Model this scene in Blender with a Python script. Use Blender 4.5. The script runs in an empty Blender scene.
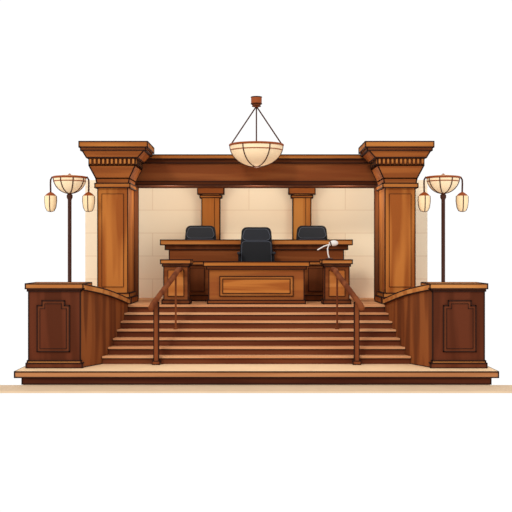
import bpy, bmesh, math
from mathutils import Vector, Matrix

# ------------------------------------------------------------ materials
def lin(h):
    h = h.lstrip('#'); o = []
    for i in (0, 2, 4):
        c = int(h[i:i+2], 16)/255
        o.append(c/12.92 if c <= .04045 else ((c+.055)/1.055)**2.4)
    return (*o, 1)

def base_mat(name, rough=.75, spec=.15):
    m = bpy.data.materials.new(name); m.use_nodes = True
    b = m.node_tree.nodes['Principled BSDF']
    b.inputs['Roughness'].default_value = rough
    b.inputs['Specular IOR Level'].default_value = spec
    return m, b

def wood(name, a, b_, c=None, grain='v', sc=1.0, rough=.75):
    m, b = base_mat(name, rough, .05)
    nt = m.node_tree
    tc = nt.nodes.new('ShaderNodeTexCoord'); mp = nt.nodes.new('ShaderNodeMapping')
    no = nt.nodes.new('ShaderNodeTexNoise'); cr = nt.nodes.new('ShaderNodeValToRGB')
    s = {'v': (3.2, 3.2, .3), 'h': (.3, 3.5, 5)}[grain]
    mp.inputs['Scale'].default_value = [q*sc for q in s]
    no.inputs['Scale'].default_value = 1.2; no.inputs['Detail'].default_value = 1
    no.inputs['Distortion'].default_value = .3
    nt.links.new(tc.outputs['Object'], mp.inputs['Vector'])
    nt.links.new(mp.outputs['Vector'], no.inputs['Vector'])
    nt.links.new(no.outputs['Fac'], cr.inputs['Fac'])
    e = cr.color_ramp.elements
    e[0].position = .42; e[0].color = lin(a)
    e[1].position = .58; e[1].color = lin(b_)
    if c:
        n = e.new(.5); n.color = lin(c)
    nt.links.new(cr.outputs['Color'], b.inputs['Base Color'])
    return m

def plain(name, a, var=.03, rough=.75, spec=.15, emit=0):
    m, b = base_mat(name, rough, spec)
    nt = m.node_tree
    no = nt.nodes.new('ShaderNodeTexNoise'); no.inputs['Scale'].default_value = 2.5
    tc = nt.nodes.new('ShaderNodeTexCoord')
    nt.links.new(tc.outputs['Object'], no.inputs['Vector'])
    cr = nt.nodes.new('ShaderNodeValToRGB')
    c = lin(a)
    cr.color_ramp.elements[0].position = .3; cr.color_ramp.elements[1].position = .7
    cr.color_ramp.elements[0].color = tuple(x*(1-var) for x in c[:3])+(1,)
    cr.color_ramp.elements[1].color = tuple(min(1, x*(1+var)) for x in c[:3])+(1,)
    nt.links.new(no.outputs['Fac'], cr.inputs['Fac'])
    nt.links.new(cr.outputs['Color'], b.inputs['Base Color'])
    if emit:
        b.inputs['Emission Color'].default_value = c
        b.inputs['Emission Strength'].default_value = emit
    return m

def blocks(name):
    m, b = base_mat(name, .9, .05)
    nt = m.node_tree
    tc = nt.nodes.new('ShaderNodeTexCoord'); mp = nt.nodes.new('ShaderNodeMapping')
    mp.inputs['Rotation'].default_value = (math.radians(90), 0, 0)
    mp.inputs['Location'].default_value = (.2, .1, 0)
    br = nt.nodes.new('ShaderNodeTexBrick')
    br.inputs['Color1'].default_value = lin('#ffefd2'); br.inputs['Color2'].default_value = lin('#feebcd')
    br.inputs['Mortar'].default_value = lin('#f0d9b8')
    br.inputs['Scale'].default_value = 1; br.inputs['Mortar Size'].default_value = .010
    br.inputs['Brick Width'].default_value = 2.6; br.inputs['Row Height'].default_value = .62
    nt.links.new(tc.outputs['Object'], mp.inputs['Vector'])
    nt.links.new(mp.outputs['Vector'], br.inputs['Vector'])
    nt.links.new(br.outputs['Color'], b.inputs['Base Color'])
    return m

INK = plain('ink_edge', '#2c130a')
GREYINK = plain('grey_seam', '#565c68')
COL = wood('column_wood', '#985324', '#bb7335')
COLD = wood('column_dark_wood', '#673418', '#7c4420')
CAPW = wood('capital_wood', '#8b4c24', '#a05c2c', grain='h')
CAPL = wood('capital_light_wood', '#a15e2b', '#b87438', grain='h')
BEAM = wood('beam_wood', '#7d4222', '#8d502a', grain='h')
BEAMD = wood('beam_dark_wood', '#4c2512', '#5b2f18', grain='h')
PED = wood('pedestal_wood', '#532817', '#61301d')
PEDP = wood('pedestal_panel_wood', '#60301c', '#6d3a23')
PEDS = wood('parapet_wood', '#69381e', '#8b4f29', '#784021')
PCAP = wood('parapet_cap_wood', '#b06c37', '#c68448', grain='h')
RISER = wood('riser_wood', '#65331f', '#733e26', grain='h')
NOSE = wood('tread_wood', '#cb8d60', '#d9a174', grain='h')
DESK = wood('desk_wood', '#ad662d', '#c47f3d', grain='h', sc=1.4)
DESKI = wood('desk_inset_wood', '#a05a28', '#bb7436', grain='h', sc=1.8)
DESKF = wood('desk_frame_wood', '#95532a', '#a5622f', grain='h')
BENCH = wood('bench_wood', '#7c4221', '#8e502a', grain='h')
BENCHD = wood('bench_dark_wood', '#5f3219', '#703c20')
BENCHT = wood('bench_top_wood', '#a8632e', '#bd793e', grain='h')
PIL = wood('pilaster_wood', '#b06a31', '#c98643')
RAIL = wood('rail_wood', '#67341d', '#804526')
METAL = plain('bronze_metal', '#43241a', rough=.5)
COPPER = plain('copper_metal', '#96491f', rough=.5)
GLASS = plain('cream_glass', '#f9e0b8', emit=.1, rough=.6)
GLASS2 = plain('amber_glass', '#f9dcae', emit=.08, rough=.6)
STAGE = plain('platform_top', '#f6d0a4')
STEDGE = wood('platform_edge', '#b0744a', '#c08457', grain='h')
STDARK = wood('platform_base', '#4a2216', '#582c1b', grain='h')
GROUND = plain('ground_beige', '#d8bc9c')
LEATHER = plain('black_leather', '#15171c', rough=.6, spec=.2)
LEATHER2 = plain('charcoal_leather', '#22252c', rough=.6, spec=.2)
WHITE = plain('grey_foam', '#e2deda')
WALL = blocks('cream_block_wall')

# ------------------------------------------------------------ builder
class Obj:
    def __init__(s, name):
        s.name = name; s.bm = bmesh.new(); s.mats = []
    def mi(s, m):
        if m not in s.mats: s.mats.append(m)
        return s.mats.index(m)
    def part(s, verts, faces, mat, ink=.014, smooth=False, inkmat=None, bevel=0):
        t = bmesh.new()
        vs = [t.verts.new(v) for v in verts]
        for f in faces:
            try: t.faces.new([vs[i] for i in f])
            except ValueError: pass
        bmesh.ops.recalc_face_normals(t, faces=t.faces)
        if bevel:
            bmesh.ops.bevel(t, geom=list(t.edges), offset=bevel, segments=3, affect='EDGES', profile=.5)
        i = s.mi(mat)
        for f in t.faces: f.material_index = i; f.smooth = smooth or bool(bevel)
        edges = []
        for e in t.edges:
            sharp = len(e.link_faces) == 2 and e.calc_face_angle(0) > .6
            if sharp:
                e.smooth = False
                edges.append((e.verts[0].co.copy(), e.verts[1].co.copy()))
        me = bpy.data.meshes.new('t'); t.to_mesh(me); t.free()
        s.bm.from_mesh(me); bpy.data.meshes.remove(me)
        if ink:
            j = s.mi(inkmat or INK)
            for a, b in edges: s._stick(a, b, ink, j)
    def _stick(s, a, b, r, mi, n=4):
        d = b-a
        if d.length < 1e-5: return
        d.normalize()
        u = d.orthogonal().normalized()
        if n == 4 and max(abs(d.x), abs(d.y), abs(d.z)) > .999:
            u = Vector((0, 0, 1)) if abs(d.z) < .5 else Vector((1, 0, 0))
        w = d.cross(u)
        a = a-d*r*.8; b = b+d*r*.8
        ring = []
        for p in (a, b):
            ring.append([s.bm.verts.new(p+(u*math.cos(q)+w*math.sin(q))*r*1.2) for q in
                         [math.pi/4+2*math.pi*k/n for k in range(n)]])
        fs = [s.bm.faces.new((ring[0][k], ring[0][(k+1) % n], ring[1][(k+1) % n], ring[1][k])) for k in range(n)]
        fs.append(s.bm.faces.new(ring[0][::-1])); fs.append(s.bm.faces.new(ring[1]))
        for f in fs: f.material_index = mi
    def line(s, pts, r=.011, mat=None):
        j = s.mi(mat or INK)
        for a, b in zip(pts[:-1], pts[1:]): s._stick(Vector(a), Vector(b), r, j)
    def hexa(s, bot, top, mat, **k):
        s.part(list(bot)+list(top), [(0,1,2,3),(4,5,6,7),(0,1,5,4),(1,2,6,5),(2,3,7,6),(3,0,4,7)], mat, **k)
    def box(s, x0, x1, y0, y1, z0, z1, mat, **k):
        s.hexa([(x0,y0,z0),(x1,y0,z0),(x1,y1,z0),(x0,y1,z0)], [(x0,y0,z1),(x1,y0,z1),(x1,y1,z1),(x0,y1,z1)], mat, **k)
    def frus(s, r0, z0, r1, z1, mat, **k):
        a0,a1,b0,b1 = r0; c0,c1,d0,d1 = r1
        s.hexa([(a0,b0,z0),(a1,b0,z0),(a1,b1,z0),(a0,b1,z0)], [(c0,d0,z1),(c1,d0,z1),(c1,d1,z1),(c0,d1,z1)], mat, **k)
    def prism(s, poly, y0, y1, mat, lean=0, zref=0, **k):
        n = len(poly)
        v = [(x, y0+lean*(z-zref), z) for x, z in poly]+[(x, y1+lean*(z-zref), z) for x, z in poly]
        f = [tuple(range(n)), tuple(range(n, 2*n))]+[(i, (i+1) % n, n+(i+1) % n, n+i) for i in range(n)]
        s.part(v, f, mat, **k)
    def lathe(s, prof, c, mat, n=32, ink=0, **k):
        v = []; f = []
        for r, z in prof:
            for i in range(n):
                a = 2*math.pi*i/n
                v.append((c[0]+max(r,.0005)*math.cos(a), c[1]+max(r,.0005)*math.sin(a), c[2]+z))
        for j in range(len(prof)-1):
            for i in range(n):
                f.append((j*n+i, j*n+(i+1) % n, (j+1)*n+(i+1) % n, (j+1)*n+i))
        f.append(tuple(range(n))); f.append(tuple((len(prof)-1)*n+i for i in range(n)))
        s.part(v, f, mat, ink=ink, smooth=True, **k)
    def tube(s, pts, r, mat, n=10, closed=False):
        pts = [Vector(p) for p in pts]; v = []; f = []; m = len(pts)
        rs = r if isinstance(r, (list, tuple)) else [r]*m
        up = None
        for i, p in enumerate(pts):
            if closed: d = pts[(i+1) % m]-pts[i-1]
            else: d = pts[min(i+1, m-1)]-pts[max(i-1, 0)]
            d.normalize()
            if up is None: up = d.orthogonal().normalized()
            u = (up-d*up.dot(d)).normalized(); up = u; w = d.cross(u)
            for q in range(n):
                a = 2*math.pi*q/n; v.append(p+(u*math.cos(a)+w*math.sin(a))*rs[i])
        rng = m if closed else m-1
        for i in range(rng):
            for q in range(n):
                j = (i+1) % m
                f.append((i*n+q, i*n+(q+1) % n, j*n+(q+1) % n, j*n+q))
        if not closed: f += [tuple(range(n)), tuple((m-1)*n+q for q in range(n))]
        s.part(v, f, mat, ink=0, smooth=True)
    def done(s):
        me = bpy.data.meshes.new(s.name); s.bm.to_mesh(me); s.bm.free()
        for m in s.mats: me.materials.append(m)
        o = bpy.data.objects.new(s.name, me)
        bpy.context.scene.collection.objects.link(o)
        return o

def sx(s, a, b): return (min(s*a, s*b), max(s*a, s*b))
FL = 1.45   # landing height
UP = FL+.014

# ------------------------------------------------------------ ground and platform
o = Obj('floor')
o.box(-9, 9, -.9, 0, -.04, 0, GROUND, ink=0)
o.box(-4.68, 4.68, 0, 7.28, -.04, 0, GROUND, ink=0)
o.done()

o = Obj('stage_platform')
o.box(-4.70, 4.70, .05, 7.3, 0.014, .15, STDARK)
o.box(-4.84, 4.84, 0, 7.35, .15, .262, STEDGE)
o.box(-4.82, 4.82, .01, 7.34, .262, .28, STAGE, ink=0)
o.done()

o = Obj('landing')
o.box(-4.72, 4.72, 3.13, 6.995, .28, 1.39, RISER, ink=0)
o.box(-4.72, 4.72, 3.12, 6.995, 1.39, FL, NOSE, ink=0)
o.done()

# ------------------------------------------------------------ staircase
curve = [(3.62,.56),(3.44,.9),(3.28,1.3),(3.16,1.8),(3.07,2.4),(2.97,3.1)]
def W(y):
    for (xa, ya), (xb, yb) in zip(curve[:-1], curve[1:]):
        if y <= yb: return xa+(xb-xa)*(y-ya)/(yb-ya)
    return curve[-1][0]
o = Obj('staircase')
for k in range(6):
    y0 = 1.3+.3*k; y1 = y0+.3 if k < 5 else 3.1
    z = .28+.167*(k+1)
    a, b = W(y0)-.005, W(y1)-.005
    o.hexa([(-a,y0,.28),(a,y0,.28),(b,y1,.28),(-b,y1,.28)], [(-a,y0,z-.05),(a,y0,z-.05),(b,y1,z-.05),(-b,y1,z-.05)], RISER, ink=0)
    a = W(y0-.03)-.01
    o.hexa([(-a,y0-.03,z-.05),(a,y0-.03,z-.05),(b,y1,z-.05),(-b,y1,z-.05)], [(-a,y0-.03,z),(a,y0-.03,z),(b,y1,z),(-b,y1,z)], NOSE, ink=0)
    o.line([(-a,y0-.03,z-.05),(a,y0-.03,z-.05)], .010)
o.box(-W(3.1)+.005, W(3.1)-.005, 3.07, 3.115, 1.395, FL, NOSE, ink=0)
o.line([(-W(3.1)+.01,3.07,1.395),(W(3.1)-.01,3.07,1.395)], .010)
o.box(-W(3.1)+.005, W(3.1)-.005, 3.10, 3.12, 1.2, 1.395, RISER, ink=0)
o.done()

# ------------------------------------------------------------ pedestal parapets
def notched(cx, w, z0, z1, n):
    x0, x1 = cx-w/2, cx+w/2
    return [(x0,z0),(x1,z0),(x1,z1-n),(x1-n,z1-n),(x1-n,z1),(x0+n,z1),(x0+n,z1-n),(x0,z1-n)]
for s in (-1, 1):
    o = Obj('pedestal_parapet')
    o.box(*sx(s,3.62,4.68), .54, 1.5, .285, 1.9, PED)
    o.box(*sx(s,3.57,4.72), .48, 1.49, .285, .38, PEDP)
    o.box(*sx(s,3.60,4.70), .51, 1.49, .38, .43, PCAP)
    o.box(*sx(s,3.60,4.70), .51, 1.49, 1.86, 1.91, BEAMD)
    o.box(*sx(s,3.55,4.73), .46, 1.54, 1.91, 2.01, PCAP)
    o.prism(notched(s*4.17,.66,.62,1.66,.10), .515, .55, PEDP)
    o.prism(notched(s*4.17,.54,.68,1.60,.10), .500, .53, PED, ink=.007)
    # curved wing wall
    def zt(y): return 2.005-(y-.54)*(.42/2.56)
    th = .42
    N = 14; pts = []
    for i in range(N+1):
        y = .56+2.54*i/N; pts.append((W(y), y))
    for _ in range(3):
        pts = [pts[0]]+[((pts[i-1][0]+2*pts[i][0]+pts[i+1][0])/4, pts[i][1]) for i in range(1, N)]+[pts[-1]]
    def wall(zb, ztf, off_in, off_out, mat, ink):
        v = []; f = []
        for x, y in pts:
            v += [(s*(x-off_in),y,zb(y)),(s*(x+off_out),y,zb(y)),(s*(x+off_out),y,ztf(y)),(s*(x-off_in),y,ztf(y))]
        for i in range(N):
            for q in range(4):
                f.append((i*4+q, i*4+(q+1)%4, i*4+4+(q+1)%4, i*4+4+q))
        f += [(0,1,2,3), tuple(N*4+q for q in range(4))]
        o.part(v, f, mat, ink=ink)
    wall(lambda y: .285, lambda y: zt(y)-.11, 0.004, th, PEDS, .011)
    wall(lambda y: zt(y)-.115, lambda y: zt(y), .05, th+.03, PCAP, .011)
    o.done()

# ------------------------------------------------------------ back wall and pilasters
o = Obj('wall_back')
o.box(-4.62, 4.62, 7.0, 7.15, .285, 4.63, WALL, ink=0)
o.done()
for s in (-1, 1):
    o = Obj('wall_pilaster')
    o.box(*sx(s,.98,1.46), 6.78, 6.998, UP, 4.24, PIL)
    o.line([(s*1.22+.1,6.775,UP),(s*1.22+.1,6.775,4.13)], .006)
    o.box(*sx(s,.93,1.51), 6.74, 6.998, 4.14, 4.2, CAPL)
    o.box(*sx(s,.87,1.57), 6.70, 6.998, 4.24, 4.50, CAPW)
    o.done()

# ------------------------------------------------------------ columns
for s in (-1, 1):
    o = Obj('column')
    yb = 4.88
    o.box(*sx(s,3.05,3.76), 3.7, yb, 1.70, 4.21, COL)
    o.box(*sx(s,3.15,3.66), 3.68, 3.72, 1.85, 4.05, COL, ink=.006)
    o.box(*sx(s,2.95,3.86), 3.58, yb, UP, 1.60, CAPW)
    o.box(*sx(s,3.0,3.81), 3.64, yb, 1.60, 1.70, CAPL)
    o.box(*sx(s,2.99,3.82), 3.64, yb, 4.20, 4.30, CAPL)
    o.frus((*sx(s,3.03,3.78),3.68,yb), 4.30, (*sx(s,3.01,3.80),3.66,yb), 4.42, CAPW)
    o.frus((*sx(s,3.01,3.80),3.66,yb), 4.42, (*sx(s,2.86,3.95),3.58,yb), 4.72, CAPW)
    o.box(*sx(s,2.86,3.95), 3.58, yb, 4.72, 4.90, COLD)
    n = 11
    for i in range(n):
        x = 2.90+(3.91-2.90)*i/(n-1)
        o.box(*sx(s,x-.028,x+.028), 3.54, 3.60, 4.75, 4.87, CAPL, ink=.005)
    for i in range(12):
        y = 3.64+.104*i
        o.box(*sx(s,2.82,2.88), y-.028, y+.028, 4.75, 4.87, CAPL, ink=.005)
    o.frus((*sx(s,2.80,4.0),3.53,yb), 4.90, (*sx(s,2.64,4.09),3.46,yb), 5.06, CAPW)
    o.box(*sx(s,2.60,4.12), 3.43, yb, 5.06, 5.13, BEAM)
    o.box(*sx(s,2.55,4.15), 3.38, yb, 5.13, 5.26, CAPL)
    o.done()

# ------------------------------------------------------------ beam
o = Obj('entablature_beam')
o.box(-3.8, 3.8, 4.90, 6.0, 5.00, 5.10, CAPL)
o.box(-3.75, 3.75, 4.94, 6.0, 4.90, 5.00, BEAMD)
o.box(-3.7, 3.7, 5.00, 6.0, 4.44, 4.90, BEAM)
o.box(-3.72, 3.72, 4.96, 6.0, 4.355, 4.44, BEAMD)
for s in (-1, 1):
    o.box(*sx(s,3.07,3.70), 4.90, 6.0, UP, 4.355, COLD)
o.done()

# ------------------------------------------------------------ rear bench, dais
o = Obj('dais')
o.box(-2.15, 2.15, 5.48, 6.66, FL, 2.09, BENCHD, ink=0)
o.done()
o = Obj('judges_bench')
o.box(-2.18, 2.18, 5.02, 5.45, UP, 2.80, BENCH)
o.box(-2.28, 2.28, 4.98, 5.45, 2.74, 2.86, BENCHD)
o.box(-2.39, 2.39, 4.90, 5.45, 2.86, 2.98, BENCHT)
o.box(-2.22, 2.22, 4.97, 5.45, 2.36, 2.44, BENCHT)
o.box(-2.24, 2.24, 4.95, 5.45, UP, 1.60, BENCHD)
for s in (-1, 1):
    for x in (1.30, 1.78):
        o.box(*sx(s,x,x+.36), 4.98, 5.03, 1.70, 2.28, BENCHD, ink=.008)
o.done()

# ------------------------------------------------------------ front desk
o = Obj('judge_desk')
o.box(-1.12, 1.12, 3.52, 4.1, UP, 2.33, DESKF)
o.box(-1.15, 1.15, 3.48, 4.1, UP, 1.54, BEAM)
o.box(-1.17, 1.17, 3.46, 4.12, 2.27, 2.34, BEAM)
o.box(-1.24, 1.24, 3.40, 4.15, 2.34, 2.44, DESK)
o.box(-.86, .86, 3.49, 3.53, 1.64, 2.10, BENCHT, ink=.012)
o.box(-.79, .79, 3.475, 3.5, 1.70, 2.04, DESKI, ink=.011)
o.done()

# ------------------------------------------------------------ newel posts
for s in (-1, 1):
    o = Obj('newel_post')
    o.box(*sx(s,1.60,2.17), 3.42, 3.95, UP, 2.38, BENCH)
    o.box(*sx(s,1.56,2.21), 3.38, 3.97, UP, 1.55, BENCHD)
    o.box(*sx(s,1.57,2.20), 3.38, 3.98, 2.34, 2.40, BENCHD)
    o.box(*sx(s,1.53,2.24), 3.35, 4.0, 2.40, 2.49, BENCHT)
    o.box(*sx(s,1.70,2.07), 3.395, 3.43, 1.64, 2.25, BENCHT, ink=.008)
    o.done()

# ------------------------------------------------------------ stair handrails
for s in (-1, 1):
    o = Obj('stair_handrail')
    o.box(*sx(s,2.07,2.17), 1.12, 1.22, .291, 1.60, RAIL, ink=.010)
    o.box(*sx(s,2.04,2.20), 1.09, 1.24, .291, .36, RAIL, ink=.008)
    P = [(2.20,.92,1.50),(2.18,1.0,1.56),(2.13,1.15,1.64),(1.79,2.35,2.20),(1.78,2.55,2.26),(1.78,3.36,2.27)]
    o.tube([(s*x,y,z) for x,y,z in P], .06, RAIL, n=14)
    o.lathe([(0,-.07),(.05,-.05),(.07,0),(.05,.05),(0,.07)], (s*2.20,.92,1.50), RAIL, n=16)
    o.tube([(s*1.80,2.3,.95),(s*1.80,2.3,2.16)], .022, RAIL)
    o.lathe([(.05,0),(.05,.02),(.03,.04)], (s*1.80,2.3,.95), RAIL, n=16)
    o.done()

# ------------------------------------------------------------ chairs
def rrect(x0, x1, z0, z1, r, xt=0, n=5):
    pts = []
    for cx, cz, a0 in ((x1-r-0,z0+r,-90),(x1-xt-r,z1-r,0),(x0+xt+r,z1-r,90),(x0+r,z0+r,180)):
        for i in range(n+1):
            a = math.radians(a0+90*i/n); pts.append((cx+r*math.cos(a), cz+r*math.sin(a)))
    return pts
def chair(x, y, z, h, w):
    o = Obj('office_chair')
    def off(p): return [(x+a, z+b) for a, b in p]
    hb = h*.36; w2 = w/2
    o.prism(off(rrect(-w2,w2,hb,h,.13,.05)), y+.20, y+.30, LEATHER, lean=.08, zref=z+hb, ink=0, smooth=True)
    o.prism(off(rrect(-w2+.05,w2-.05,hb+.03,h-.36,.07,.01)), y+.13, y+.21, LEATHER, lean=.08, zref=z+hb, ink=.006, inkmat=GREYINK)
    o.prism(off(rrect(-w2+.08,w2-.08,h-.33,h-.05,.10,.03)), y+.12, y+.21, LEATHER2, lean=.08, zref=z+hb, ink=.006, inkmat=GREYINK)
    o.box(x-w2+.05, x+w2-.05, y-.33, y+.22, z+hb-.08, z+hb+.06, LEATHER, bevel=.05, ink=0)
    for q in (-1, 1):
        o.box(*sorted((x+q*(w2-.04), x+q*(w2+.05))), y-.22, y+.22, z+hb+.24, z+hb+.31, LEATHER2, bevel=.025, ink=0)
        o.tube([(x+q*w2,y-.1,z+hb+.26),(x+q*w2,y-.08,z+hb),(x+q*(w2-.1),y-.02,z+hb-.04)], .025, LEATHER)
    o.lathe([(.06,.12),(.06,.3),(.035,.3),(.035,hb-.06),(.12,hb-.05)], (x,y-.03,z), LEATHER, n=16)
    for k in range(5):
        a = math.radians(90+72*k); c, d = math.cos(a), math.sin(a)
        o.tube([(x,y-.03,z+.14),(x+.30*c,y-.03+.30*d,z+.09)], .028, LEATHER)
        o.lathe([(0,-.04),(.03,-.03),(.04,0),(.03,.03),(0,.04)], (x+.30*c,y-.03+.30*d,z+.04), LEATHER, n=12)
    o.done()
chair(-1.467, 6.02, 2.1, 1.28, .88)
chair(1.457, 6.02, 2.1, 1.28, .88)
o = Obj('chair_dais')
o.box(-.6, .6, 4.2, 4.88, FL, 1.85, BENCHD, ink=0)
o.done()
chair(0, 4.50, 1.855, 1.44, .84)

# ------------------------------------------------------------ microphone
o = Obj('desk_microphone')
X, Y, Z = 1.72, 3.62, 2.503
o.lathe([(.09,0),(.09,.02),(.03,.035)], (X,Y,Z), METAL, n=20)
o.tube([(X,Y,Z+.02),(X-.03,Y,Z+.13),(X-.04,Y,Z+.25),(X-.01,Y,Z+.34),(X+.03,Y,Z+.37)], .016, WHITE)
o.tube([(X-.01,Y,Z+.355),(X+.00,Y,Z+.358),(X+.04,Y,Z+.37),(X+.10,Y,Z+.38),(X+.16,Y,Z+.382),(X+.20,Y,Z+.382),(X+.215,Y,Z+.382)],
       [.004,.04,.062,.072,.062,.035,.004], WHITE, n=18)
o.tube([(X+.02,Y,Z+.362),(X+.045,Y,Z+.370)], .072, METAL, n=18)
o.tube([(X+.01,Y,Z+.35),(X-.12,Y,Z+.31),(X-.28,Y,Z+.22)], .015, WHITE)
o.done()

# ------------------------------------------------------------ lamps
def bowl(o, c, R, H, ribs, rr):
    prof = [(0,-H)]+[(R*math.sin(math.radians(a)), -H*math.cos(math.radians(a))) for a in range(10, 91, 8)]+[(R,0),(R*.96,.02),(R*.5,.05),(0,.06)]
    o.lathe(prof, c, GLASS, n=40)
    ring = [2*math.pi*i/40 for i in range(40)]
    o.tube([(c[0]+R*math.cos(t), c[1]+R*math.sin(t), c[2]) for t in ring], rr*1.8, COPPER, closed=True)
    b = math.radians(76); r = (R+.003)*math.sin(b)
    o.tube([(c[0]+r*math.cos(t), c[1]+r*math.sin(t), c[2]-H*math.cos(b)) for t in ring], rr*.8, COPPER, closed=True)
    for k in range(ribs):
        t = math.radians(-90+360*k/ribs+ (180/ribs if ribs % 2 == 0 else 0))
        p = []
        for a in range(0, 91, 9):
            r = (R+.003)*math.sin(math.radians(a)); p.append((c[0]+r*math.cos(t), c[1]+r*math.sin(t), c[2]-(H+.003)*math.cos(math.radians(a))))
        o.tube(p, rr, METAL, n=6)
    o.lathe([(0,-.03),(R*.12,-.01),(R*.16,.03)], (c[0],c[1],c[2]-H), COPPER, n=16)

for s in (-1, 1):
    o = Obj('street_lamp')
    cx, cy = s*4.38, 3.45
    o.lathe([(.16,0),(.16,.06),(.09,.12),(.06,.3),(.045,.35),(.045,2.45),(.07,2.5),(.07,2.56),(.03,2.6)], (cx,cy,FL), METAL, n=20)
    bowl(o, (cx,cy,4.42), .38, .37, 8, .014)
    o.lathe([(.05,-.02),(.03,.0),(0,.02)], (cx,cy,4.5), COPPER, n=12)
    for q in (-1, 1):
        P = [(.36,4.42),(.41,4.43),(.445,4.37),(.45,4.28),(.445,4.08)]
        o.tube([(cx+q*a,cy,z) for a, z in P], .02, METAL)
        lx = cx+q*.445
        o.lathe([(.02,.46),(.06,.44),(.11,.40),(.135,.37)], (lx,cy,3.62), COPPER, n=20)
        o.lathe([(.135,.37),(.14,.25),(.12,.1),(.08,.02),(.02,0)], (lx,cy,3.62), GLASS2, n=20)
        for k in range(4):
            t = math.radians(90*k)
            o.tube([(lx+r*math.cos(t),cy+r*math.sin(t),3.62+z) for r, z in [(.138,.37),(.143,.25),(.123,.1),(.083,.02),(.02,0)]], .011, METAL, n=6)
    o.done()

o = Obj('pendant_lamp')
c = (0, 4.18, 5.26)
bowl(o, c, .64, .52, 6, .015)
o.lathe([(.05,0),(.10,.02),(.10,.06),(.13,.08),(.13,.2),(.13,.24),(0,.25)], (0,4.18,6.18), COPPER, n=24, ink=.010)
for t in (180, 0, -90, 90):
    t = math.radians(t)
    o.tube([(0,4.18,6.2),(.62*math.cos(t),4.18+.62*math.sin(t),5.27)], .017, METAL, n=8)
o.done()

# ------------------------------------------------------------ light, world, camera
w = bpy.data.worlds.new('white_world'); bpy.context.scene.world = w; w.use_nodes = True
w.node_tree.nodes['Background'].inputs[0].default_value = (1, 1, 1, 1)
w.node_tree.nodes['Background'].inputs[1].default_value = 1.03
L = bpy.data.lights.new('sun', 'SUN'); L.energy = .9; L.angle = math.radians(10); L.color = (1, .93, .82)
lo = bpy.data.objects.new('sun', L); bpy.context.scene.collection.objects.link(lo)
lo.rotation_euler = Vector((.35, .9, -.5)).to_track_quat('-Z', 'Y').to_euler()
# added warm fill lights without fixtures, to brighten the back wall
for i, x in enumerate((-2.2, 0, 2.2)):
    L = bpy.data.lights.new('wall_fill', 'POINT'); L.energy = 45; L.color = (1, .9, .74); L.shadow_soft_size = .35
    lo = bpy.data.objects.new('wall_fill', L); bpy.context.scene.collection.objects.link(lo)
    lo.location = (x, 5.2, 4.1)

cam = bpy.data.cameras.new('camera'); co = bpy.data.objects.new('camera', cam)
bpy.context.scene.collection.objects.link(co)
co.location = (-.01, -20, 2.58); co.rotation_euler = (math.radians(90), 0, 0)
cam.sensor_width = 36; cam.lens = 36*1000/512
cam.clip_end = 200
bpy.context.scene.camera = co
bpy.context.scene.view_settings.view_transform = 'Standard'
bpy.context.scene.view_settings.look = 'None'
